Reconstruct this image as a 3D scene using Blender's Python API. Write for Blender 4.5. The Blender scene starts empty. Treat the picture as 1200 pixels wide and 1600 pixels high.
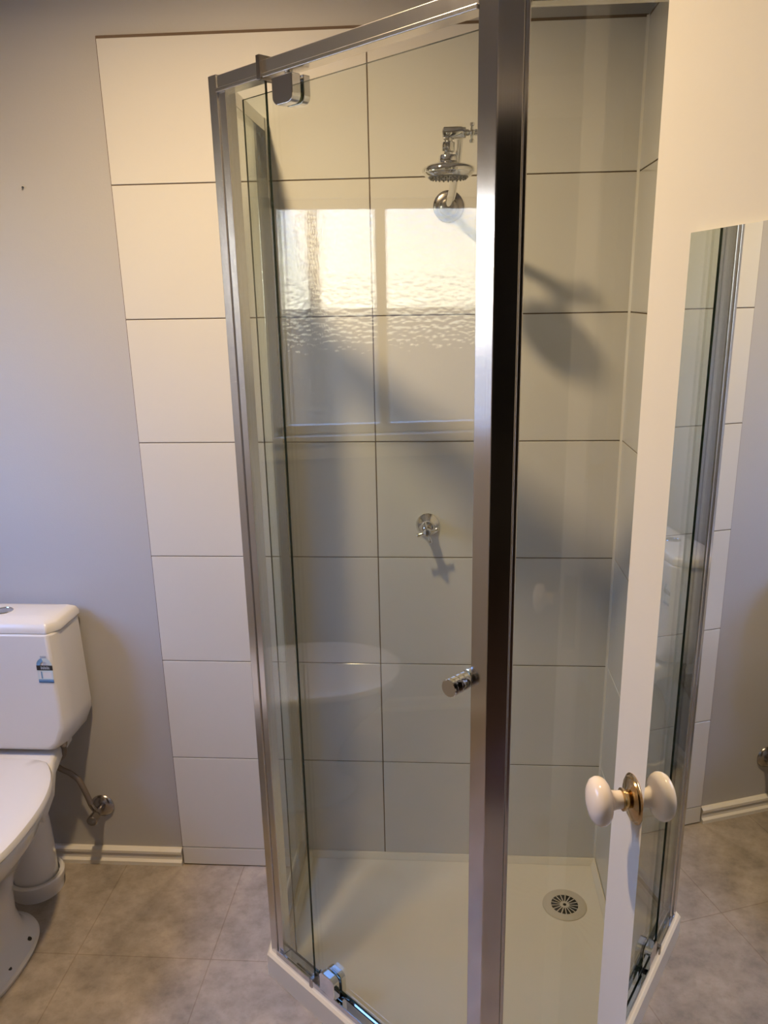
import bpy, bmesh, math, random
from mathutils import Vector, Matrix
from math import sin, cos, pi, radians

# ------------------------------------------------------------------ camera
SC = bpy.context.scene
COL = SC.collection
YAW, PIT, ROL, FPX = -0.071, 0.29, -0.0172, 1263.985
CAM = Vector((0.7801, -1.9729, 1.6082))
fw = Vector((sin(YAW)*cos(PIT), cos(YAW)*cos(PIT), -sin(PIT)))
rt = Vector((cos(YAW), -sin(YAW), 0)); up = rt.cross(fw)
r2 = rt*cos(ROL) + up*sin(ROL); u2 = up*cos(ROL) - rt*sin(ROL)
cd = bpy.data.cameras.new('camera'); co = bpy.data.objects.new('camera', cd); COL.objects.link(co)
M = Matrix((r2, u2, -fw)).transposed().to_4x4(); M.translation = CAM
co.matrix_world = M
cd.sensor_fit = 'VERTICAL'; cd.sensor_height = 36.0; cd.lens = 36.0*FPX/1600
cd.shift_x = -15.77/1600; cd.shift_y = 37.51/1600
cd.clip_start = 0.01; cd.clip_end = 200
SC.camera = co

# ------------------------------------------------------------------ world, lamp, exposure
W = bpy.data.worlds.new('sky'); SC.world = W; W.use_nodes = True
nt = W.node_tree; nt.nodes.clear()
wo = nt.nodes.new('ShaderNodeOutputWorld'); bg = nt.nodes.new('ShaderNodeBackground')
tc = nt.nodes.new('ShaderNodeTexCoord'); sp = nt.nodes.new('ShaderNodeSeparateXYZ'); cr = nt.nodes.new('ShaderNodeValToRGB')
nt.links.new(tc.outputs['Generated'], sp.inputs[0]); nt.links.new(sp.outputs['Z'], cr.inputs[0])
cr.color_ramp.elements[0].position = 0.0; cr.color_ramp.elements[0].color = (2.1, 2.0, 1.62, 1)
cr.color_ramp.elements[1].position = 0.20; cr.color_ramp.elements[1].color = (0.24, 0.52, 1.30, 1)
nt.links.new(cr.outputs[0], bg.inputs[0]); bg.inputs[1].default_value = 26.0
nt.links.new(bg.outputs[0], wo.inputs[0])

LAMP = Vector((0.26, -0.815, 2.505))
ld = bpy.data.lights.new('ceiling_bulb', 'AREA'); ld.energy = 26.5; ld.color = (1.0, 0.72, 0.42); ld.spread = radians(150)
ld.shape = 'DISK'; ld.size = 0.09
lo = bpy.data.objects.new('ceiling_bulb', ld); lo.location = LAMP; COL.objects.link(lo)

SC.view_settings.view_transform = 'Standard'; SC.view_settings.look = 'None'
SC.view_settings.exposure = 0.0; SC.view_settings.gamma = 1.0; SC.view_settings.use_curve_mapping = False
SC.cycles.max_bounces = 14; SC.cycles.diffuse_bounces = 5; SC.cycles.glossy_bounces = 8
SC.cycles.transmission_bounces = 8; SC.cycles.transparent_max_bounces = 40
SC.cycles.sample_clamp_indirect = 4.0; SC.cycles.caustics_reflective = True

# ------------------------------------------------------------------ materials
def mat(name, col, rough=0.5, metal=0.0, spec=0.5, noise=None, bump=None, coat=0.0):
    m = bpy.data.materials.new(name); m.use_nodes = True
    n = m.node_tree; b = n.nodes['Principled BSDF']
    b.inputs['Base Color'].default_value = (*col, 1); b.inputs['Roughness'].default_value = rough
    b.inputs['Metallic'].default_value = metal; b.inputs['Specular IOR Level'].default_value = spec
    b.inputs['Coat Weight'].default_value = coat; b.inputs['Coat Roughness'].default_value = 0.05
    g = n.nodes.new('ShaderNodeNewGeometry')
    if noise:                                   # (scale, amount)
        t = n.nodes.new('ShaderNodeTexNoise'); t.inputs['Scale'].default_value = noise[0]; t.inputs['Detail'].default_value = 5
        n.links.new(g.outputs['Position'], t.inputs['Vector'])
        r = n.nodes.new('ShaderNodeValToRGB'); a = noise[1]
        r.color_ramp.elements[0].position = .3; r.color_ramp.elements[1].position = .7
        r.color_ramp.elements[0].color = (*[c*(1-a) for c in col], 1); r.color_ramp.elements[1].color = (*[min(1, c*(1+a)) for c in col], 1)
        n.links.new(t.outputs['Fac'], r.inputs[0]); n.links.new(r.outputs[0], b.inputs['Base Color'])
    if bump:                                    # (scale, strength, distance)
        t = n.nodes.new('ShaderNodeTexNoise'); t.inputs['Scale'].default_value = bump[0]; t.inputs['Detail'].default_value = 4
        n.links.new(g.outputs['Position'], t.inputs['Vector'])
        bp = n.nodes.new('ShaderNodeBump'); bp.inputs['Strength'].default_value = bump[1]; bp.inputs['Distance'].default_value = bump[2]
        n.links.new(t.outputs['Fac'], bp.inputs['Height']); n.links.new(bp.outputs[0], b.inputs['Normal'])
    return m

def brushed(name, col, rough):
    m = mat(name, col, rough, 1.0); n = m.node_tree; b = n.nodes['Principled BSDF']
    g = n.nodes.new('ShaderNodeNewGeometry'); mp = n.nodes.new('ShaderNodeMapping'); mp.inputs['Scale'].default_value = (900, 900, 3)
    t = n.nodes.new('ShaderNodeTexNoise'); t.inputs['Scale'].default_value = 1.0; t.inputs['Detail'].default_value = 2
    n.links.new(g.outputs['Position'], mp.inputs[0]); n.links.new(mp.outputs[0], t.inputs['Vector'])
    mr = n.nodes.new('ShaderNodeMapRange'); mr.inputs['To Min'].default_value = rough*.75; mr.inputs['To Max'].default_value = rough*1.35
    n.links.new(t.outputs['Fac'], mr.inputs[0]); n.links.new(mr.outputs[0], b.inputs['Roughness'])
    return m

def glass_mat(name, tint, hammered=False):
    m = bpy.data.materials.new(name); m.use_nodes = True; n = m.node_tree; n.nodes.clear(); L = n.links.new
    o = n.nodes.new('ShaderNodeOutputMaterial'); mx = n.nodes.new('ShaderNodeMixShader')
    tr = n.nodes.new('ShaderNodeBsdfTransparent'); tr.inputs[0].default_value = (*tint, 1)
    gl = n.nodes.new('ShaderNodeBsdfGlossy'); gl.inputs['Roughness'].default_value = 0.0
    fr = n.nodes.new('ShaderNodeFresnel'); ge = n.nodes.new('ShaderNodeNewGeometry')
    mr = n.nodes.new('ShaderNodeMapRange')         # same reflectance on the way in and on the way out of the sheet
    mr.inputs['To Min'].default_value = 1.52; mr.inputs['To Max'].default_value = 1/1.52
    L(ge.outputs['Backfacing'], mr.inputs[0]); L(mr.outputs[0], fr.inputs['IOR'])
    L(fr.outputs[0], mx.inputs[0]); L(mx.outputs[0], o.inputs[0]); L(gl.outputs[0], mx.inputs[2])
    if hammered:
        rf = n.nodes.new('ShaderNodeBsdfRefraction'); rf.inputs['IOR'].default_value = 1.35; rf.inputs['Roughness'].default_value = 0.03
        vo = n.nodes.new('ShaderNodeTexVoronoi'); vo.inputs['Scale'].default_value = 62; L(ge.outputs['Position'], vo.inputs['Vector'])
        bp = n.nodes.new('ShaderNodeBump'); bp.inputs['Strength'].default_value = 1.0; bp.inputs['Distance'].default_value = 0.005
        L(vo.outputs['Distance'], bp.inputs['Height']); L(bp.outputs[0], rf.inputs['Normal'])
        m2 = n.nodes.new('ShaderNodeMixShader'); m2.inputs[0].default_value = 0.9
        L(tr.outputs[0], m2.inputs[1]); L(rf.outputs[0], m2.inputs[2]); L(m2.outputs[0], mx.inputs[1])
    else:
        L(tr.outputs[0], mx.inputs[1])
    return m

PAINT = mat('wall_paint', (.40, .388, .375), .55, bump=(260, .12, .002))
CEILP = mat('ceiling_paint', (.72, .71, .69), .7)
WOODW = mat('white_gloss_paint', (.64, .615, .56), .28, bump=(40, .05, .002))
TILE = mat('white_wall_tile', (.59, .58, .555), .09, noise=(1.3, .03), bump=(3.0, .05, .004))
GROUT = mat('brown_grout', (.13, .09, .06), .9)
CAULK = mat('white_sealant', (.62, .59, .53), .35)
ALU = brushed('brushed_aluminium', (.66, .65, .64), .22)
ALUD = brushed('polished_aluminium', (.62, .60, .59), .13)
CHROME = mat('chrome', (.78, .78, .78), .05, 1.0)
DCHROME = mat('tarnished_chrome', (.36, .33, .31), .22, 1.0)
BRASS = mat('aged_brass', (.52, .36, .17), .16, 1.0)
CERAM = mat('white_ceramic', (.66, .655, .65), .08)
PLAST = mat('white_plastic', (.65, .645, .65), .22)
PORC = mat('knob_porcelain', (.74, .66, .58), .10)
BASEM = mat('shower_base_acrylic', (.72, .66, .53), .30)
DRAINM = mat('drain_plastic', (.55, .49, .38), .35)
BLACK = mat('black_rubber', (.012, .011, .01), .5)
EDGE = mat('green_glass_edge', (.006, .018, .013), .12)
GLASS = glass_mat('clear_toughened_glass', (.955, .974, .950))
HAMMER = glass_mat('hammered_window_glass', (.97, .97, .95), True)
MIRR = mat('mirror_silver', (.86, .90, .89), .0, 1.0)
ST_BLUE = mat('sticker_blue', (.12, .22, .32), .4); ST_BLK = mat('sticker_black', (.01, .01, .01), .4)
ST_GREY = mat('sticker_grey', (.36, .38, .40), .4); ST_LIGHT = mat('sticker_light', (.50, .58, .60), .4)
ST_DB = mat('sticker_dark_blue', (.02, .07, .14), .4)
OUTG = mat('outside_ground', (.10, .09, .07), .9, noise=(2, .3)); FENCE = mat('fence_timber', (.07, .055, .04), .8, noise=(9, .3))
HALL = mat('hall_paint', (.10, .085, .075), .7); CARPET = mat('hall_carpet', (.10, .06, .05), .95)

def floor_mat():
    m = bpy.data.materials.new('stone_vinyl'); m.use_nodes = True; n = m.node_tree; b = n.nodes['Principled BSDF']; L = n.links.new
    g = n.nodes.new('ShaderNodeNewGeometry')
    def ramp(scale, det, c0, c1, p0=.35, p1=.65):
        t = n.nodes.new('ShaderNodeTexNoise'); t.inputs['Scale'].default_value = scale; t.inputs['Detail'].default_value = det
        t.inputs['Roughness'].default_value = .65
        L(g.outputs['Position'], t.inputs['Vector']); r = n.nodes.new('ShaderNodeValToRGB')
        r.color_ramp.elements[0].position = p0; r.color_ramp.elements[1].position = p1
        r.color_ramp.elements[0].color = (*c0, 1); r.color_ramp.elements[1].color = (*c1, 1)
        L(t.outputs['Fac'], r.inputs[0]); return r.outputs[0]
    a = ramp(7, 8, (.22, .188, .150), (.40, .342, .28)); c = ramp(34, 6, (.72, .72, .72), (1, 1, 1), .36, .52)
    mu = n.nodes.new('ShaderNodeMix'); mu.data_type = 'RGBA'; mu.blend_type = 'MULTIPLY'; mu.inputs[0].default_value = .55
    L(a, mu.inputs[6]); L(c, mu.inputs[7])
    mp = n.nodes.new('ShaderNodeMapping'); mp.inputs['Location'].default_value = (.17, .0, 0); L(g.outputs['Position'], mp.inputs[0])
    br = n.nodes.new('ShaderNodeTexBrick'); br.offset = 0; br.inputs['Scale'].default_value = 1
    br.inputs['Brick Width'].default_value = .35; br.inputs['Row Height'].default_value = .35; br.inputs['Mortar Size'].default_value = .0016
    br.inputs['Color1'].default_value = (1, 1, 1, 1); br.inputs['Color2'].default_value = (.93, .93, .93, 1); br.inputs['Mortar'].default_value = (.74, .70, .66, 1)
    L(mp.outputs[0], br.inputs['Vector'])
    m2 = n.nodes.new('ShaderNodeMix'); m2.data_type = 'RGBA'; m2.blend_type = 'MULTIPLY'; m2.inputs[0].default_value = 1
    L(mu.outputs[2], m2.inputs[6]); L(br.outputs['Color'], m2.inputs[7]); L(m2.outputs[2], b.inputs['Base Color'])
    b.inputs['Roughness'].default_value = .42
    return m
VINYL = floor_mat()

# ------------------------------------------------------------------ helpers
def obj(name, bm, m, parent=None, smooth=False, bevel=0, seg=2):
    me = bpy.data.meshes.new(name)
    bmesh.ops.recalc_face_normals(bm, faces=bm.faces[:]); bm.to_mesh(me); bm.free()
    for x in (m if isinstance(m, (list, tuple)) else [m]): me.materials.append(x)
    o = bpy.data.objects.new(name, me); COL.objects.link(o)
    if parent: o.parent = parent; o.matrix_parent_inverse = Matrix.Translation(-parent.location)
    if smooth:
        for p in me.polygons: p.use_smooth = True
        me.set_sharp_from_angle(angle=radians(38))
    if bevel:
        b = o.modifiers.new('bevel', 'BEVEL'); b.width = bevel; b.segments = seg; b.limit_method = 'ANGLE'; b.angle_limit = radians(35)
    return o
def thing(name, loc, label=None, cat=None, kind=None):
    o = bpy.data.objects.new(name, None); COL.objects.link(o); o.location = loc; o.empty_display_size = .05
    return tag(o, label, cat, kind)
def tag(o, label=None, cat=None, kind=None):
    if label: o['label'] = label
    if cat: o['category'] = cat
    if kind: o['kind'] = kind
    return o
def box(bm, a, b, mi=0):
    x0, y0, z0 = a; x1, y1, z1 = b
    v = [bm.verts.new(p) for p in ((x0,y0,z0),(x1,y0,z0),(x1,y1,z0),(x0,y1,z0),(x0,y0,z1),(x1,y0,z1),(x1,y1,z1),(x0,y1,z1))]
    for f in ((0,3,2,1),(4,5,6,7),(0,1,5,4),(1,2,6,5),(2,3,7,6),(3,0,4,7)):
        bm.faces.new([v[i] for i in f]).material_index = mi
def prism(bm, pts, z0, z1, mi=0):
    lo_ = [bm.verts.new((*p, z0)) for p in pts]; hi = [bm.verts.new((*p, z1)) for p in pts]; n = len(pts)
    bm.faces.new(lo_[::-1]).material_index = mi; bm.faces.new(hi).material_index = mi
    for i in range(n): bm.faces.new((lo_[i], lo_[(i+1) % n], hi[(i+1) % n], hi[i])).material_index = mi
def basis(ax):
    ax = Vector(ax).normalized(); t = Vector((0,0,1)) if abs(ax.z) < .9 else Vector((1,0,0))
    u = ax.cross(t).normalized(); return ax, u, ax.cross(u)
def lathe(bm, o, ax, prof, n=40, mi=0):
    """prof: (distance along the axis, radius)"""
    ax, u, v = basis(ax); o = Vector(o); rings = []
    for t, r in prof:
        if r < 1e-6: rings.append([bm.verts.new(o + ax*t)])
        else: rings.append([bm.verts.new(o + ax*t + (u*cos(2*pi*k/n) + v*sin(2*pi*k/n))*r) for k in range(n)])
    for a, b in zip(rings, rings[1:]):
        if len(a) == 1 and len(b) == 1: continue
        for k in range(n):
            j = (k+1) % n
            f = (a[0], b[k], b[j]) if len(a) == 1 else (a[k], b[0], a[j]) if len(b) == 1 else (a[k], b[k], b[j], a[j])
            bm.faces.new(f).material_index = mi
    for r_ in (rings[0], rings[-1]):
        if len(r_) > 1: bm.faces.new(r_).material_index = mi
def spline(pts, k=8):
    P = [Vector(p) for p in pts]; P = [2*P[0]-P[1]] + P + [2*P[-1]-P[-2]]; out = []
    for i in range(1, len(P)-2):
        for j in range(k):
            t = j/k; a, b, c, d = P[i-1:i+3]
            out.append(.5*((2*b) + (c-a)*t + (2*a-5*b+4*c-d)*t*t + (3*b-a-3*c+d)*t**3))
    return out + [P[-2]]
def tube(bm, pts, r, n=16):
    pts = [Vector(p) for p in pts]; rr = r if isinstance(r, list) else [r]*len(pts)
    ax, u, v = basis(pts[1]-pts[0]); rings = []
    for i, p in enumerate(pts):
        t = (pts[min(i+1, len(pts)-1)] - pts[max(i-1, 0)]).normalized()
        u = (u - t*u.dot(t)).normalized(); v = t.cross(u)
        rings.append([bm.verts.new(p + (u*cos(2*pi*k/n) + v*sin(2*pi*k/n))*rr[i]) for k in range(n)])
    for a, b in zip(rings, rings[1:]):
        for k in range(n): bm.faces.new((a[k], a[(k+1) % n], b[(k+1) % n], b[k]))
    bm.faces.new(rings[0]); bm.faces.new(rings[-1])
def loft(bm, rings, cap=True):
    R = [[bm.verts.new(p) for p in r] for r in rings]; n = len(R[0])
    for a, b in zip(R, R[1:]):
        for k in range(n): bm.faces.new((a[k], a[(k+1) % n], b[(k+1) % n], b[k]))
    if cap: bm.faces.new(R[0]); bm.faces.new(R[-1])
def obox(bm, o, ux, uy, sx, sy, z0, z1, mi=0):
    """box along plan directions ux, uy from plan point o: sx = (from, to), sy = (from, to)"""
    p = [o + ux*sx[0] + uy*sy[0], o + ux*sx[1] + uy*sy[0], o + ux*sx[1] + uy*sy[1], o + ux*sx[0] + uy*sy[1]]
    prism(bm, [(q.x, q.y) for q in p], z0, z1, mi)
V2 = lambda x, y: Vector((x, y))

# ------------------------------------------------------------------ room shell
RX, LX, FY, CH = 1.206, -0.92, -1.84, 2.54       # right wall face (behind the tiles), left wall, front wall, ceiling
TT, TP, TZ = 0.010, 0.300, 0.0605                # tile thickness, pitch, first joint height
TILE_TOP = TZ + 7*TP + .002
YB = TT                                          # painted back wall plane; tile faces stand at Y = 0
bm = bmesh.new(); box(bm, (LX-.1, -4.6, -.1), (RX+.1, YB+.1, 0)); fl = tag(obj('floor', bm, VINYL), kind='structure')
bm = bmesh.new(); box(bm, (LX-.1, FY-.1, CH), (RX+.1, YB+.1, CH+.1)); tag(obj('ceiling', bm, CEILP), kind='structure')
bm = bmesh.new(); box(bm, (LX-.1, YB, 0), (RX+.1, YB+.1, CH)); wb = tag(obj('wall_back', bm, PAINT), kind='structure')
bm = bmesh.new(); box(bm, (RX, FY-.1, 0), (RX+.1, YB, CH)); wr = tag(obj('wall_right', bm, PAINT), kind='structure')

def tiles(name, horizontal, par):
    """grid of separate glazed tiles with open joints over a grout bed"""
    bm = bmesh.new(); g = .0013
    rows = [(0.003, TZ-g)] + [(TZ+k*TP+g, TZ+(k+1)*TP-g) for k in range(7)]
    cols = [(0.0, .598-g), (.598+g, RX-TT)] if horizontal else [(-.90, -.6-g), (-.6+g, -.0)]
    for z0, z1 in rows:
        for a, b in cols:
            if horizontal: box(bm, (a, 0, z0), (b, TT-.001, z1))
            else: box(bm, (RX-TT, a, z0), (RX-.001, b, z1))
    o = obj(name, bm, TILE, par, bevel=.0008, seg=1)
    bm = bmesh.new()
    if horizontal:
        box(bm, (-.0018, .0025, 0), (RX-TT+.001, TT, TILE_TOP+.002)); box(bm, (-.0015, .004, TILE_TOP-.003), (RX-TT, TT, TILE_TOP+.0035))
    else: box(bm, (RX-TT+.002, -.902, 0), (RX, -.001, TILE_TOP+.003))
    obj('grout', bm, GROUT, par)
tiles('tile_panel', True, wb); tiles('tile_panel', False, wr)
bm = bmesh.new(); prism(bm, [(RX-TT, 0), (RX-TT-.005, 0), (RX-TT, -.005)], .05, TILE_TOP)
obj('corner_sealant', bm, CAULK, wb)

# left wall with the window opening
WY0, WY1, WZ0, WZ1 = -1.21, -.37, 1.125, 1.922
bm = bmesh.new()
for a, b in (((FY-.1, 0), (YB, WZ0)), ((FY-.1, WZ1), (YB, CH)), ((FY-.1, WZ0), (WY0, WZ1)), ((WY1, WZ0), (YB, WZ1))):
    box(bm, (LX-.1, a[0], a[1]), (LX, b[0], b[1]))
tag(obj('wall_left', bm, PAINT), kind='structure')
win = thing('window_1', (LX, (WY0+WY1)/2, WZ0), kind='structure')
bm = bmesh.new(); xa, xb = LX-.075, LX-.035
box(bm, (xa, WY0, WZ0), (xb, WY0+.03, WZ1)); box(bm, (xa, WY1-.03, WZ0), (xb, WY1, WZ1))
box(bm, (xa, WY0, WZ1-.03), (xb, WY1, WZ1)); box(bm, (xa, WY0, WZ0), (xb, WY1, WZ0+.03))
box(bm, (xa, -.770, WZ0), (xb+.006, -.731, WZ1)); obj('window_frame', bm, WOODW, win, bevel=.003)
bm = bmesh.new(); box(bm, (LX-.034, WY0-.03, WZ0-.025), (LX+.035, WY1+.03, WZ0)); obj('window_sill', bm, WOODW, win, bevel=.004)
for a, b in ((WY0+.03, -.770), (-.731, WY1-.03)):
    bm = bmesh.new(); x = LX-.057; v = [bm.verts.new(p) for p in ((x, a, WZ0+.03), (x, b, WZ0+.03), (x, b, WZ1-.03), (x, a, WZ1-.03))]
    bm.faces.new(v); obj('window_pane', bm, HAMMER, win)
bm = bmesh.new(); w = .06
box(bm, (LX, WY0-w, WZ1), (LX+.015, WY1+w, WZ1+w)); box(bm, (LX, WY0-w, WZ0-.025-w), (LX+.015, WY1+w, WZ0-.025))
box(bm, (LX, WY0-w, WZ0), (LX+.015, WY0, WZ1)); box(bm, (LX, WY1, WZ0), (LX+.015, WY1+w, WZ1))
obj('architrave', bm, WOODW, win, bevel=.003)
# a portal only steers the sampling of the daylight that comes through the opening
pd = bpy.data.lights.new('window_portal', 'AREA'); pd.shape = 'RECTANGLE'; pd.size = WY1-WY0; pd.size_y = WZ1-WZ0; pd.cycles.is_portal = True
po = bpy.data.objects.new('window_portal', pd); COL.objects.link(po); po.location = (LX-.09, (WY0+WY1)/2, (WZ0+WZ1)/2)
po.rotation_euler = Matrix(((0, 0, -1), (1, 0, 0), (0, -1, 0))).to_euler()

# front wall with the doorway, hall behind it
DX0, DX1, DH = .33, 1.165, 2.05
bm = bmesh.new(); box(bm, (LX-.1, FY-.1, 0), (DX0, FY, CH)); box(bm, (DX1, FY-.1, 0), (RX+.1, FY, CH)); box(bm, (DX0, FY-.1, DH), (DX1, FY, CH))
tag(obj('wall_front', bm, PAINT), kind='structure')
bm = bmesh.new()
for y in (FY, FY-.115):
    box(bm, (DX0-.06, y, 0), (DX0, y+.015, DH+.06)); box(bm, (DX0, y, DH), (DX1, y+.015, DH+.06))
box(bm, (DX0, FY-.1, 0), (DX0+.012, FY, DH)); box(bm, (DX1-.008, FY-.1, 0), (DX1, FY, DH)); box(bm, (DX0, FY-.1, DH-.012), (DX1, FY, DH))
tag(obj('trim_1', bm, WOODW), kind='structure')
bm = bmesh.new(); hy = FY-.1
box(bm, (-1.02, -4.7, 0), (-.92, hy, CH)); box(bm, (2.2, -4.7, 0), (2.3, hy, CH)); box(bm, (-1.02, -4.7, 0), (2.3, -4.6, CH)); box(bm, (RX+.1, hy, 0), (2.3, hy+.1, CH))
tag(obj('wall_hall', bm, HALL), kind='structure')
bm = bmesh.new(); box(bm, (-1.02, -4.7, CH), (2.3, hy, CH+.1)); tag(obj('ceiling_hall', bm, HALL), kind='structure')
bm = bmesh.new(); box(bm, (-.92, -4.6, .0005), (2.2, hy, .012)); tag(obj('floor_hall', bm, CARPET), kind='structure')

# skirting on the back wall left of the tiles, and on the left wall
def skirting(name, a, b, nrm):
    bm = bmesh.new(); a = Vector(a); b = Vector(b); nrm = Vector(nrm)
    prof = [(0, 0), (.020, 0), (.020, .012), (.012, .017), (.011, .033), (.016, .038), (.016, .046), (.008, .052), (0, .052)]
    r0 = [bm.verts.new((*(a+nrm*p), z)) for p, z in prof]; r1 = [bm.verts.new((*(b+nrm*p), z)) for p, z in prof]
    for i in range(len(prof)):
        j = (i+1) % len(prof); bm.faces.new((r0[i], r0[j], r1[j], r1[i]))
    bm.faces.new(r0); bm.faces.new(r1[::-1]); tag(obj(name, bm, WOODW), kind='structure')
skirting('baseboard_back', (LX, YB), (-.004, YB), (0, -1)); skirting('baseboard_left', (LX, FY), (LX, YB-.02), (1, 0))

# ------------------------------------------------------------------ bathroom door (open) with its porcelain knob
NM = Vector((cos(.1675), sin(.1675), 0)); AL = Vector((sin(.1675), -cos(.1675), 0)); OM = .7956
n2, a2 = V2(NM.x, NM.y), V2(AL.x, AL.y)
F = V2(.9885, -1.071); F += n2*(OM+.0045 - F.dot(n2)); F -= a2*.012
dr = thing('door_1', (F.x, F.y, 0), kind='structure')
bm = bmesh.new(); obox(bm, F, a2, n2, (0, .76), (0, .036), .012, 2.04); obj('door_leaf', bm, WOODW, dr, bevel=.0015)
KZ = 1.027; kc2 = F + a2*.063; kc = Vector((kc2.x, kc2.y, KZ)); ax = -NM
bm = bmesh.new(); lathe(bm, kc, ax, [(0, .0298), (.0012, .0302), (.002, .0290), (.0025, .0270), (.0042, .0262), (.005, .0235), (.006, .0220), (.007, .015), (.009, .0118), (.0115, .0118), (.0125, .0138), (.0150, .0138), (.016, .0115)], 56)
rs = obj('door_knob_rosette', bm, BRASS, dr, smooth=True); rs['label'] = 'round stepped brass rosette'
bm = bmesh.new(); lathe(bm, kc, ax, [(.0150, .0110), (.022, .0110), (.027, .0120), (.0300, .0145), (.0315, .0185), (.0332, .0235), (.0362, .0272), (.0405, .0292), (.0450, .0290), (.0495, .0265), (.053, .0205), (.055, .0120), (.0556, 0)], 56)
kb = obj('door_knob', bm, PORC, dr, smooth=True); kb['label'] = 'cream porcelain door knob'
bm = bmesh.new(); obox(bm, F, a2, n2, (-.0005, .0008), (.006, .030), .95, 1.10); obj('latch_plate', bm, BRASS, dr)
for z in (.25, 1.8):
    h = F + a2*.762 - n2*.001
    bm = bmesh.new(); lathe(bm, (h.x, h.y, z), (0, 0, 1), [(0, .006), (.09, .006)], 16); obj('hinge', bm, BRASS, dr, smooth=True)
# mirror fixed to the door
MF = F - n2*.0002
mr = thing('mirror', ((MF + a2*.24).x, (MF + a2*.24).y, .45), 'tall frameless mirror fixed to the open white door beside the cream knob', 'mirror')
bm = bmesh.new(); s0 = .100; obox(bm, MF, a2, -n2, (s0, s0+.32), (0, .0042), .45, 1.6585)
o = obj('mirror_glass', bm, [MIRR, mat('mirror_edge', (.55, .58, .52), .25)], mr)
for p in o.data.polygons:
    if p.normal.dot(-NM) < .9: p.material_index = 1

# ------------------------------------------------------------------ shower base
th = .7106; D2 = V2(cos(th), -sin(th)); I2 = V2(sin(th), cos(th)); A = V2(.348, -.382)   # along the door, inward, outer post corner
SX0, SYF = .337, -.818; RIM = .066
o1 = A - I2*.012
def on_diag(x=None, y=None):
    return V2(x, o1.y + (x-o1.x)*D2.y/D2.x) if x is not None else V2(o1.x + (y-o1.y)*D2.x/D2.y, y)
p1, p2 = on_diag(x=SX0), on_diag(y=SYF)
outer = [(SX0, -.001), (p1.x, p1.y), (p2.x, p2.y), (RX-TT-.001, SYF), (RX-TT-.001, -.001)]
from mathutils.geometry import intersect_line_line_2d
def inset(poly, ds):
    n = len(poly); out = []; L = []
    for i in range(n):
        a, b = V2(*poly[i]), V2(*poly[(i+1) % n]); t = (b-a).normalized(); nn = V2(-t.y, t.x)
        L.append((a+nn*ds[i], t))
    for i in range(n):
        (a, t), (b, s) = L[i-1], L[i]; den = t.x*s.y - t.y*s.x; w = b-a; k = (w.x*s.y - w.y*s.x)/den
        q = a + t*k; out.append((q.x, q.y))
    return out
# order: left, diagonal, front, right wall, back wall
r1 = inset(outer, [.045, .052, .052, .004, .004]); r3 = inset(outer, [.055, .064, .064, .014, .014])
drc = V2(1.090, -.163); base = thing('shower_tray', ((SX0+RX)/2, -.4, 0), 'low cream neo-angle shower tray on the vinyl floor in the tiled corner', 'shower tray')
bm = bmesh.new()
edge_pts = [(*p, 0) for p in outer], [(*p, RIM-.006) for p in outer], [(*p, RIM) for p in inset(outer, [.005]*3+[.0]*2)], [(*p, RIM) for p in r1], [(*p, RIM-.016) for p in r3]
R = [[bm.verts.new(p) for p in r] for r in edge_pts]
for a, b in zip(R, R[1:]):
    for k in range(5): bm.faces.new((a[k], a[(k+1) % 5], b[(k+1) % 5], b[k]))
bm.faces.new(R[0][::-1])
# tray floor falls gently to the waste
N = 40; ring = [bm.verts.new((drc.x + .059*cos(2*pi*k/N), drc.y + .059*sin(2*pi*k/N), .0405)) for k in range(N)]
cont = []
for k in range(N):                                          # spread the points of the outer edge so that the faces stay clean
    d = V2(cos(2*pi*k/N), sin(2*pi*k/N)); best = None
    for i in range(5):
        a, b = V2(*r3[i]), V2(*r3[(i+1) % 5]); s = b-a; den = d.x*s.y - d.y*s.x
        if abs(den) < 1e-9: continue
        w = a-drc; t = (w.x*s.y - w.y*s.x)/den; q = (w.x*d.y - w.y*d.x)/den
        if t > 0 and -1e-6 <= q <= 1+1e-6 and (best is None or t < best): best = t
    cont.append(bm.verts.new((*(drc + d*best), RIM-.0165)))
for k in range(N): bm.faces.new((ring[k], ring[(k+1) % N], cont[(k+1) % N], cont[k]))
corn = [bm.verts.new((*p, RIM-.0165)) for p in r3]
for i, p in enumerate(r3):                                  # fill the five corners between the fan points
    an = math.atan2(p[1]-drc.y, p[0]-drc.x) % (2*pi); k = int(an/(2*pi)*N)
    bm.faces.new((cont[k % N], corn[i], cont[(k+1) % N]))
bm.faces.new(ring[::-1])
obj('tray_shell', bm, BASEM, base, bevel=.0)
bm = bmesh.new(); c3 = (drc.x, drc.y, .0405)
lathe(bm, c3, (0, 0, 1), [(0, .058), (.0025, .0575), (.0035, .055), (.0035, .036), (.0022, .0355), (.0022, 0)], 48)
dn = obj('drain_cover', bm, DRAINM, base, smooth=True); dn['label'] = 'round beige drain cover with radial slots'
bm = bmesh.new(); z = .0405+.0023
for k in range(17):
    a = 2*pi*k/17 + .1; h = pi/17*.74
    v = [bm.verts.new((drc.x+r*cos(t), drc.y+r*sin(t), z+dz)) for dz in (0, .0004) for r, t in ((.0125, a-h*.5), (.0355, a-h), (.0355, a+h), (.0125, a+h*.5))]
    for f in ((3,2,1,0),(4,5,6,7),(0,1,5,4),(1,2,6,5),(2,3,7,6),(3,0,4,7)): bm.faces.new([v[i] for i in f])
lathe(bm, (drc.x, drc.y, z), (0, 0, 1), [(0, .0045), (.0005, .0045)], 16)
s = obj('drain_slots', bm, BLACK, dn)

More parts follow.
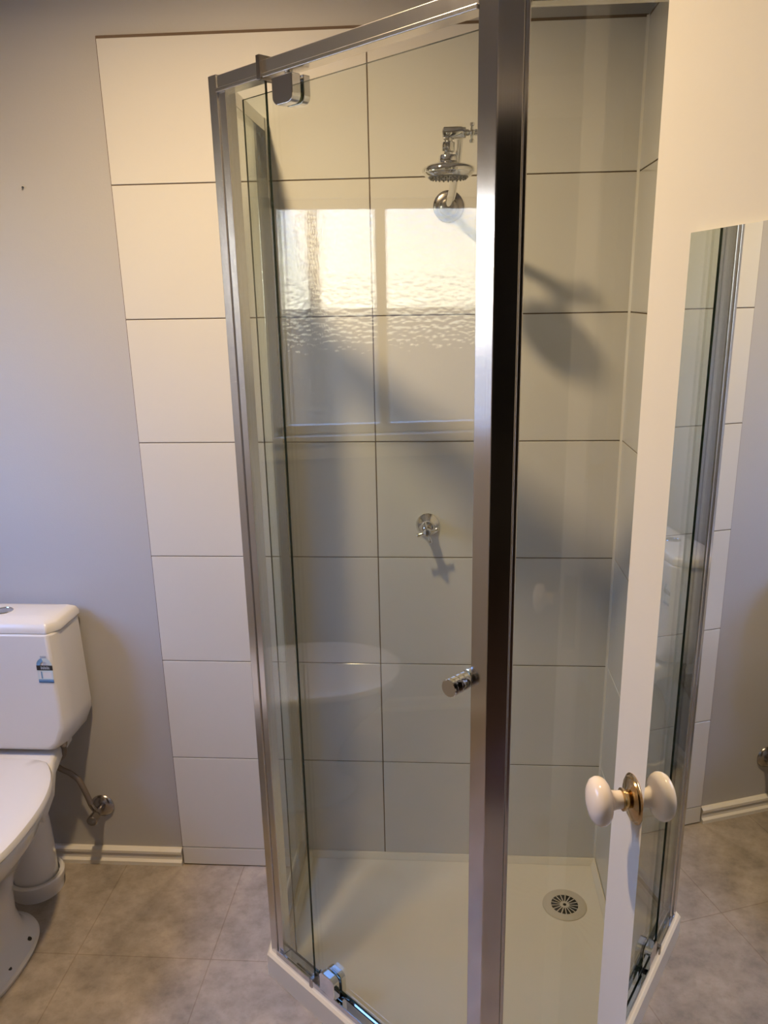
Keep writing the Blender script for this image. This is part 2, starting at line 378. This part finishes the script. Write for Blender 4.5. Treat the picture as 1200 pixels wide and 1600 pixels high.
# ------------------------------------------------------------------ shower enclosure
ZB, ZR, ZT = RIM, 1.957, 1.985
C = A + D2*.6166; B = V2(.840, -.8063)
enc = thing('shower_enclosure', (A.x, A.y, RIM), 'silver framed neo-angle glass shower screen standing on the cream tray', 'shower screen')
def alu(name, f, m=ALU, bev=.0012, par=None):
    bm = bmesh.new(); f(bm); return obj(name, bm, m, par or enc, bevel=bev)
def pl(bm, pts, z0, z1): prism(bm, [(p.x, p.y) for p in pts], z0, z1)
# corner posts
def left_post(bm):
    pl(bm, [A, A+D2*.0235, A+D2*.0235+I2*.03, V2(A.x+.030, A.y+.036), V2(A.x, A.y+.036)], ZB, ZT+.001)
    pl(bm, [A+D2*.024+I2*.003, A+D2*.045+I2*.003, A+D2*.045+I2*.026, A+D2*.024+I2*.026], ZB, ZT-.004)
alu('corner_post', left_post)
def mid_post(bm):
    pl(bm, [C, B, V2(B.x+.0335, B.y), V2(B.x+.0335, B.y+.034), V2(C.x+.045, C.y+.022), C+I2*.033], ZB, ZT+.001)
    pl(bm, [V2(B.x+.034, B.y+.001), V2(B.x+.0405, B.y+.001), V2(B.x+.0405, B.y+.032), V2(B.x+.034, B.y+.032)], ZB, ZT-.001)
alu('corner_post', mid_post, ALUD)
# wall channels
alu('wall_channel', lambda bm: box(bm, (A.x-.001, -.034, ZB), (A.x+.026, -.0005, ZT)))
alu('wall_channel', lambda bm: box(bm, (RX-TT-.034, B.y+.002, ZB), (RX-TT-.0005, B.y+.030, ZT)))
# head and sill rails of the three sides
def rail(bm, z0, z1, lip):
    obox(bm, A, D2, I2, (.0238, .6166), (.002, .028), z0, z1)
    obox(bm, A, D2, I2, (.0238, .6166), (-.003, .002), *lip)
def left_rail(bm, z0, z1): box(bm, (A.x+.001, A.y+.037, z0), (A.x+.025, -.0345, z1))
def right_rail(bm, z0, z1): box(bm, (B.x+.041, B.y+.003, z0), (RX-TT-.0345, B.y+.028, z1))
alu('head_rail', lambda bm: rail(bm, ZR, ZT-.001, (ZR-.001, ZR+.006))); alu('head_rail', lambda bm: left_rail(bm, ZR, ZT-.001)); alu('head_rail', lambda bm: right_rail(bm, ZR, ZT-.001))
def sill(bm):
    obox(bm, A, D2, I2, (.0238, .6166), (-.004, -.001), ZB+.0005, ZB+.020)
    obox(bm, A, D2, I2, (.0238, .6166), (-.001, .030), ZB+.0005, ZB+.009)
    obox(bm, A, D2, I2, (.0238, .6166), (.027, .030), ZB+.009, ZB+.018)
    obox(bm, A, D2, I2, (.046, .155), (.004, .024), ZB+.009, ZB+.017)
alu('sill_rail', sill, CHROME, .001); alu('sill_rail', lambda bm: left_rail(bm, ZB+.0005, ZB+.018), ALU); alu('sill_rail', lambda bm: right_rail(bm, ZB+.0005, ZB+.018), ALU)
# joint brackets where the fixed pane ends
def collar(bm, z0, z1, s=.150): obox(bm, A, D2, I2, (s, s+.010), (-.006, .031), z0, z1)
alu('rail_bracket', lambda bm: collar(bm, ZR-.004, ZT+.006), DCHROME); alu('rail_bracket', lambda bm: collar(bm, ZB+.0005, ZB+.024), DCHROME)
# panes: faces clear, cut edges green
def pane(name, o, ux, uy, sx, sy, z0, z1, par=None):
    bm = bmesh.new(); obox(bm, o, ux, uy, sx, sy, z0, z1)
    ob = obj(name, bm, [GLASS, EDGE], par or enc); nn = Vector((uy.x, uy.y, 0))
    for p in ob.data.polygons:
        if abs(p.normal.dot(nn)) < .9: p.material_index = 1
    return ob
X2, Y2 = V2(1, 0), V2(0, 1)
pane('fixed_pane', A, D2, I2, (.034, .157), (.005, .010), ZB+.014, ZR+.01)
pane('fixed_pane', V2(A.x, A.y), Y2, X2, (.034, .375), (.010, .015), ZB+.014, ZR+.01)
pane('fixed_pane', V2(B.x, B.y), X2, Y2, (.035, RX-TT-B.x-.006), (.013, .018), ZB+.014, ZR+.01)
# pivot door
dlo = A + D2*.22; door = bpy.data.objects.new('shower_door', None); COL.objects.link(door); door.parent = enc
door.location = (0, 0, 0); door.matrix_parent_inverse = Matrix.Translation(-enc.location)
def dchild(name, bm, m, **k):
    ob = obj(name, bm, m, **k); ob.parent = door; ob.matrix_parent_inverse = Matrix.Identity(4); return ob
bm = bmesh.new(); obox(bm, A, D2, I2, (.078, .6155), (.0145, .0195), ZB+.032, 1.9385)
ob = dchild('door_pane', bm, [GLASS, EDGE]); nn = Vector((I2.x, I2.y, 0))
for p in ob.data.polygons:
    if abs(p.normal.dot(nn)) < .9 and p.normal.dot(Vector((D2.x, D2.y, 0))) > -.9: p.material_index = 1
bm = bmesh.new(); obox(bm, A, D2, I2, (.0772, .0778), (.0155, .0185), ZB+.032, 1.9385); dchild('pane_arris', bm, EDGE)
def clamp(z0, z1, s0, s1, down):
    bm = bmesh.new(); zc = z0 if down else z1; 
    for a, b in ((-.004, .0138), (.0202, .034)):
        R_ = []; r = .013
        for yy in (a, b):
            pts = []
            def cn(sx_, sz_, t0): return [(sx_ + r*cos(t0+i*pi/8*1.0), sz_ + r*sin(t0+i*pi/8)) for i in range(5)]
            if down: pr = [(s0, z1), (s1, z1)] + [(s1-r + r*cos(-i*pi/8), z0+r + r*sin(-i*pi/8)) for i in range(5)] + [(s0+r + r*cos(-pi/2-i*pi/8), z0+r + r*sin(-pi/2-i*pi/8)) for i in range(5)]
            else: pr = [(s1, z0), (s0, z0)] + [(s0+r + r*cos(pi-i*pi/8), z1-r + r*sin(pi-i*pi/8)) for i in range(5)] + [(s1-r + r*cos(pi/2-i*pi/8), z1-r + r*sin(pi/2-i*pi/8)) for i in range(5)]
            for s_, z_ in pr:
                q = A + D2*s_ + I2*yy; pts.append((q.x, q.y, z_))
            R_.append(pts)
        loft(bm, R_)
    # pivot pin to the rail
    q = A + D2*((s0+s1)/2) + I2*.012
    lathe(bm, (q.x, q.y, z1-.002 if down else z0+.002), (0, 0, 1 if down else -1), [(0, .007), (.009, .007)], 16)
    dchild('pivot_clamp', bm, CHROME, bevel=.0012)
clamp(1.909, 1.951, .187, .240, True); clamp(ZB+.017, ZB+.070, .187, .236, False)
kd = Vector((-I2.x, -I2.y, 0)); q = A + D2*.5955; kp = Vector((q.x, q.y, .999))
def knobside(bm, sgn, o_):
    prof = [(0, .0105), (.002, .0150)]
    for i in range(3): t = .005+i*.0115; prof += [(t, .0155), (t+.007, .0155), (t+.0078, .0132), (t+.0096, .0132), (t+.0104, .0155)]
    prof += [(.043, .0155), (.0445, .0143), (.0445, 0)]
    lathe(bm, kp + kd*o_, kd*sgn, prof, 36)
bm = bmesh.new(); knobside(bm, 1, -.0143); knobside(bm, -1, -.0197); kb = dchild('door_knob', bm, CHROME, smooth=True); kb['label'] = 'ribbed chrome double knob'
bm = bmesh.new()
lathe(bm, kp + kd*-.0125, kd, [(0, .0125), (.0012, .0128)], 30); obj_ = dchild('knob_washer', bm, BLACK)
# magnetic seal down the closing edge and sealant at the walls
bm = bmesh.new(); obox(bm, A, D2, I2, (.6105, .6145), (.012, .022), ZB+.034, 1.936); dchild('door_seal', bm, mat('grey_seal', (.25, .25, .23), .4))
alu('sealant_bead', lambda bm: box(bm, (A.x-.004, -.004, ZB), (A.x-.0012, -.0003, ZT)), CAULK, 0)

# ------------------------------------------------------------------ shower head on its arm
HY = -.272; hx = .773
sh = thing('overhead_shower', (.776, 0, 1.797), 'chrome shower head on a jointed arm, high on the tiled wall', 'shower head')
bm = bmesh.new(); lathe(bm, (.776, -.0003, 1.797), (0, -1, 0), [(0, .034), (.003, .0345), (.006, .032), (.008, .027), (.009, .0225), (.013, .0215), (.016, .018), (.018, .014), (.026, .0135), (.027, .010)], 44)
o = obj('wall_flange', bm, DCHROME, sh, smooth=True); o['label'] = 'dark concentric chrome wall flange'
bm = bmesh.new(); tube(bm, spline([(.776, -.02, 1.797), (.778, -.05, 1.800), (.784, -.10, 1.814), (.791, -.18, 1.850), (.795, -.24, 1.884), (.796, -.274, 1.900)]), .0088, 18)
obj('arm', bm, CHROME, sh, smooth=True)
bm = bmesh.new(); lathe(bm, (.765, HY, 1.901), (1, 0, 0), [(0, .009), (.002, .0115), (.036, .0115), (.038, .010), (.044, .010), (.045, .006), (.050, .006), (.051, .0045), (.060, .0045), (.061, .006), (.066, .006), (.068, 0)], 26); obj('swivel_joint', bm, CHROME, sh, smooth=True)
bm = bmesh.new()
for k in range(4):
    a = k*pi/2 + .12; d = Vector((0, cos(a), sin(a)))
    lathe(bm, Vector((.821, HY, 1.901)), d, [(0, .0035), (.011, .003), (.0125, .0048), (.017, .0045), (.018, .002)], 14)
obj('wing_nut', bm, CHROME, sh, smooth=True)
bm = bmesh.new()
lathe(bm, (hx+.003, HY, 1.897), (0, 0, -1), [(0, .008), (.010, .0082), (.012, .0125), (.0155, .0130), (.028, .0130), (.030, .009), (.034, .009), (.0345, .017), (.038, .019), (.048, .019), (.050, .0165)], 36)
obj('ball_collar', bm, CHROME, sh, smooth=True)
bm = bmesh.new(); lathe(bm, (hx+.003, HY, 1.8505), (0, 0, -1), [(-.004, .017), (.000, .020), (.0035, .032), (.0065, .043), (.010, .0490), (.014, .0510), (.0185, .0505), (.0195, .0480), (.0235, .0460), (.027, .0420)], 52)
bell = obj('spray_bell', bm, CHROME, sh, smooth=True)
bm = bmesh.new(); lathe(bm, (hx+.003, HY, 1.8238), (0, 0, -1), [(0, .0392), (.0015, .0385), (.002, 0)], 44)
for r, c in ((.034, 24), (.025, 16), (.016, 10)):
    for k in range(c): lathe(bm, (hx+.003+r*cos(2*pi*k/c), HY+r*sin(2*pi*k/c), 1.822), (0, 0, -1), [(0, .0018), (.0028, .0014)], 8)
o = obj('spray_plate', bm, mat('grey_nozzle_plate', (.20, .21, .21), .35), sh); o['label'] = 'grey spray plate with nozzles'

# shower tap
tp = thing('shower_tap', (.726, 0, 1.048), 'chrome shower mixer tap with a cross handle, at mid height on the tiled wall', 'tap')
bm = bmesh.new(); lathe(bm, (.726, -.0003, 1.048), (0, -1, 0), [(0, .030), (.002, .0305), (.004, .029), (.010, .024), (.016, .016), (.019, .0145), (.024, .0140)], 44); obj('wall_flange', bm, CHROME, tp, smooth=True)
bm = bmesh.new(); lathe(bm, (.726, -.02, 1.048), (0, -1, 0), [(0, .0118), (.026, .0112), (.028, .0085), (.034, .0080), (.035, .0095)], 26); obj('spindle', bm, DCHROME, tp, smooth=True)
bm = bmesh.new(); hc = Vector((.727, -.062, 1.046)); lathe(bm, hc+Vector((0, .009, 0)), (0, -1, 0), [(0, .009), (.004, .0105), (.014, .0105), (.017, .0085), (.0185, 0)], 26)
for k in range(4):
    a = k*pi/2 - 1.25; d = Vector((cos(a), 0, sin(a))); lathe(bm, hc, d, [(0, .0042), (.012, .0036), (.020, .0044), (.026, .0052), (.0275, .0045), (.028, 0)], 16)
obj('cross_handle', bm, CHROME, tp, smooth=True)

# ------------------------------------------------------------------ toilet
TX = -.395
wc = thing('toilet', (TX, -.38, 0), 'white close-coupled toilet with closed lid against the grey wall, left of the shower', 'toilet')
def sup(cx, cy, rx, rf, rb, z, n=64, e=2.3, eb=None, cl=9):
    out = []
    for k in range(n):
        t = 2*pi*k/n; c, s = cos(t), sin(t); e_ = e if s < 0 or not eb else eb; x = math.copysign(abs(c)**(2/e_), c); y = math.copysign(abs(s)**(2/e_), s)
        out.append((cx+rx*x, min(cl, cy + (rb if s > 0 else rf)*y), z))
    return out
bm = bmesh.new()
S = [(0, .112, .20, .155, -.385), (.012, .116, .205, .158, -.385), (.022, .112, .20, .153, -.385), (.030, .098, .185, .138, -.385), (.050, .082, .165, .118, -.385), (.10, .070, .150, .105, -.380),
     (.17, .074, .160, .12, -.39), (.22, .088, .185, .15, -.40), (.27, .112, .215, .19, -.41), (.32, .145, .255, .22, -.42), (.36, .176, .280, .235, -.43), (.395, .190, .290, .24, -.44), (.412, .194, .292, .24, -.44), (.418, .190, .288, .236, -.44)]
loft(bm, [sup(TX, cy, rx, rf, rb, z) for z, rx, rf, rb, cy in S]); obj('pan', bm, CERAM, wc, smooth=True)
# deck carrying the cistern
bm = bmesh.new()
def dk(y, w, z0, z1): return [(TX-w, y, z0), (TX+w, y, z0), (TX+w*1.02, y, z1-.012), (TX+w*.97, y, z1), (TX-w*.97, y, z1), (TX-w*1.02, y, z1-.012)]
loft(bm, [dk(-.012, .115, .415, .452), dk(-.09, .122, .41, .452), dk(-.15, .130, .395, .448), dk(-.20, .145, .36, .430), dk(-.27, .150, .33, .416)])
obj('cistern_deck', bm, CERAM, wc, smooth=True, bevel=.006)
# trapway and floor collar
bm = bmesh.new(); pts = spline([(TX, -.33, .24), (TX, -.25, .30), (TX, -.18, .31), (TX+.002, -.125, .255), (TX+.005, -.115, .15), (TX+.005, -.115, .03)])
tube(bm, pts, [.06]*len(pts), 28); obj('outlet_pipe', bm, CERAM, wc, smooth=True)
bm = bmesh.new(); lathe(bm, (TX+.005, -.115, 0), (0, 0, 1), [(0, .070), (.020, .071), (.034, .076), (.050, .077), (.054, .074), (.052, .064), (.036, .0615), (.036, .055)], 44)
o = obj('outlet_collar', bm, PLAST, wc, smooth=True)
for i, (x, y) in enumerate(((TX+.093, -.335), (TX+.093, -.432))):
    bm = bmesh.new(); lathe(bm, (x, y, .025), (.3, 0, 1), [(-.004, .0078), (.004, .0078), (.006, .005), (.0062, 0)], 14); o = obj('floor_bolt', bm, BLACK, wc, smooth=True); 
# seat and lid
bm = bmesh.new(); loft(bm, [sup(TX, -.45, .206*k, .295*k2, .315*k, z, e=2.3, cl=-.180) for z, k, k2 in ((.419, .97, .98), (.421, 1, 1), (.430, 1, 1), (.433, .985, .99))]); obj('seat', bm, PLAST, wc, smooth=True)
bm = bmesh.new(); loft(bm, [sup(TX, -.45, .210*k, .300*k, .32*k, z, e=2.3, cl=-.176) for z, k, k2 in ((.434, .985, .99), (.437, 1, 1), (.446, 1, 1), (.453, .985, .99), (.457, .94, .96), (.459, .80, .85))]); obj('lid', bm, PLAST, wc, smooth=True)
# cistern
bm = bmesh.new()
def cis(y, k, dz=0):
    w = .185*k; zb, zt = .462+dz, .800
    pr = [(-w+.045, zb), (w-.045, zb), (w-.022, zb+.018), (w-.002, zb+.065), (w, zb+.09), (w-.006, zt), (-w+.006, zt), (-w, zb+.09), (-w+.002, zb+.065), (-w+.022, zb+.018)]
    return [(TX+x, y, z) for x, z in pr]
loft(bm, [cis(-.006, 1), cis(-.112, .995), cis(-.140, .96, .003), cis(-.152, .90, .008)])
cst = obj('cistern', bm, PLAST, wc, smooth=True, bevel=.006, seg=3)
bm = bmesh.new()
def lidr(k, z, dy=0): 
    w = .183*k; return [(TX-w, -.004-dy, z), (TX+w, -.004-dy, z), (TX+w, -.118+dy*.2, z), (TX+w-.022, -.150+dy, z), (TX-w+.022, -.150+dy, z), (TX-w, -.118+dy*.2, z)]
loft(bm, [lidr(1, .7985), lidr(1.0, .812), lidr(.975, .824, .006), lidr(.90, .833, .02), lidr(.6, .837, .04)])
ld_ = obj('cistern_lid', bm, PLAST, wc, smooth=True, bevel=.004, seg=3)
bm = bmesh.new(); lathe(bm, (TX+.02, -.086, .834), (0, 0, 1), [(0, .024), (.004, .024), (.006, .022), (.006, .020), (.0045, .019), (.0048, 0)], 36); o = obj('flush_button', bm, CHROME, wc, smooth=True); o['label'] = 'round chrome flush button'
# water rating sticker on the cistern front
SY = -.1532; sx0, sz0 = -.2700, .668          # lower left corner
bm = bmesh.new()
def q4(x0, z0, x1, z1, mi, d=0): box(bm, (sx0+x0, SY-.0004-d, sz0+z0), (sx0+x1, SY, sz0+z1), mi)
q4(0, 0, .040, .034, 3); q4(0, 0, .040, .0035, 4, .0001); q4(0, .0035, .040, .009, 0, .0001); q4(.004, .011, .008, .031, 5, .0001); q4(.0085, .011, .012, .031, 0, .0001)
q4(.0145, .0125, .036, .029, 5, .0001); q4(-.001, .0345, .041, .048, 1, .0001)
for i in range(9): q4(.010+i*.0026, .037+(i % 2)*.001, .0115+i*.0026, .0455-(i % 3)*.001, 2, .0002)
cx_, cz_ = sx0+.020, sz0+.048; NA = 14
for k in range(NA):
    a0, a1 = pi*k/NA, pi*(k+1)/NA; mi = 0 if a0 > pi*.5 else 3
    v = [bm.verts.new((cx_+r*cos(a), SY-d, cz_+r*sin(a))) for d in (.0004, 0) for r, a in ((.0105, a0), (.0205, a0), (.0205, a1), (.0105, a1))]
    for f in ((0,1,2,3),(1,5,6,2),(0,4,5,1),(3,2,6,7)): bm.faces.new([v[i] for i in f]).material_index = mi
q4(.012, .0715, .028, .0745, 2); q4(.017, .048, .024, .054, 2)
o = obj('water_rating_sticker', bm, [ST_BLUE, ST_BLK, ST_GREY, ST_LIGHT, ST_DB, PLAST], wc); o['label'] = 'small blue, black and grey arched water rating sticker'

# stop tap and hose
st = thing('stop_tap', (-.229, YB, .190), 'tarnished round-flanged stop tap low on the grey wall beside the toilet', 'tap')
bm = bmesh.new(); lathe(bm, (-.229, YB-.0003, .190), (0, -1, 0), [(0, .034), (.002, .035), (.006, .033), (.010, .026), (.013, .020), (.014, .012)], 36); obj('wall_flange', bm, DCHROME, st, smooth=True)
bm = bmesh.new(); lathe(bm, (-.229, YB-.012, .190), (0, -1, 0), [(0, .010), (.03, .010), (.031, .013), (.037, .013), (.038, .011), (.042, .011), (.043, .0145), (.066, .0150), (.068, .013), (.069, 0)], 28)
obj('handle', bm, DCHROME, st, smooth=True)
bm = bmesh.new(); tube(bm, [(-.229, -.025, .190), (-.240, -.027, .205), (-.245, -.03, .222)], .008, 14); obj('outlet', bm, DCHROME, st, smooth=True)
bm = bmesh.new(); pts = spline([(-.245, -.03, .2225), (-.248, -.034, .245), (-.256, -.038, .280), (-.266, -.04, .307), (-.284, -.045, .330), (-.305, -.052, .348), (-.312, -.060, .368), (-.298, -.070, .388), (-.278, -.08, .408), (-.268, -.088, .430), (-.266, -.09, .462)])
tube(bm, pts, .0078, 14)
hs = obj('water_hose', bm, mat('braided_hose', (.17, .14, .115), .5, .2, bump=(900, .6, .002)), wc, smooth=True); hs['label'] = 'dark braided water hose down to the stop tap'
bm = bmesh.new(); lathe(bm, (-.266, -.09, .447), (0, 0, 1), [(0, .010), (.014, .012)], 16); o = obj('hose_nut', bm, DCHROME, hs)

# small nail in the wall
bm = bmesh.new(); lathe(bm, (-.215, YB, 1.862), (0, -1, 0), [(-.003, .0012), (.004, .0012), (.0042, .0026), (.005, .0022), (.0052, 0)], 14)
tag(obj('nail', bm, BLACK), 'tiny dark nail head in the plain grey wall above the toilet', 'nail')

# ------------------------------------------------------------------ ceiling light fitting (its lamp is at the top of the script)
cl = thing('ceiling_light', (LAMP.x, LAMP.y, CH), 'round flush ceiling light with a warm bulb', 'light')
bm = bmesh.new(); lathe(bm, (LAMP.x, LAMP.y, CH), (0, 0, -1), [(0, .06), (.006, .06), (.010, .052), (.006, .046), (.002, .044)], 32); obj('bulb_holder', bm, PLAST, cl, smooth=True)

# ------------------------------------------------------------------ outside the window
bm = bmesh.new(); box(bm, (-30, -25, -.6), (LX-.11, 25, -.5)); tag(obj('ground', bm, OUTG), kind='structure')
fe = thing('garden_fence', (-4.5, 0, -.5), 'dark timber fence outside the window', 'fence')
bm = bmesh.new(); box(bm, (-4.55, -7, -.5), (-4.5, 5, 1.51)); obj('palings', bm, FENCE, fe)
bm = bmesh.new(); box(bm, (-1.66, -.535, -.5), (-1.60, -.485, 3.0))
tag(obj('veranda_post', bm, FENCE), 'dark upright post just outside the window', 'post')
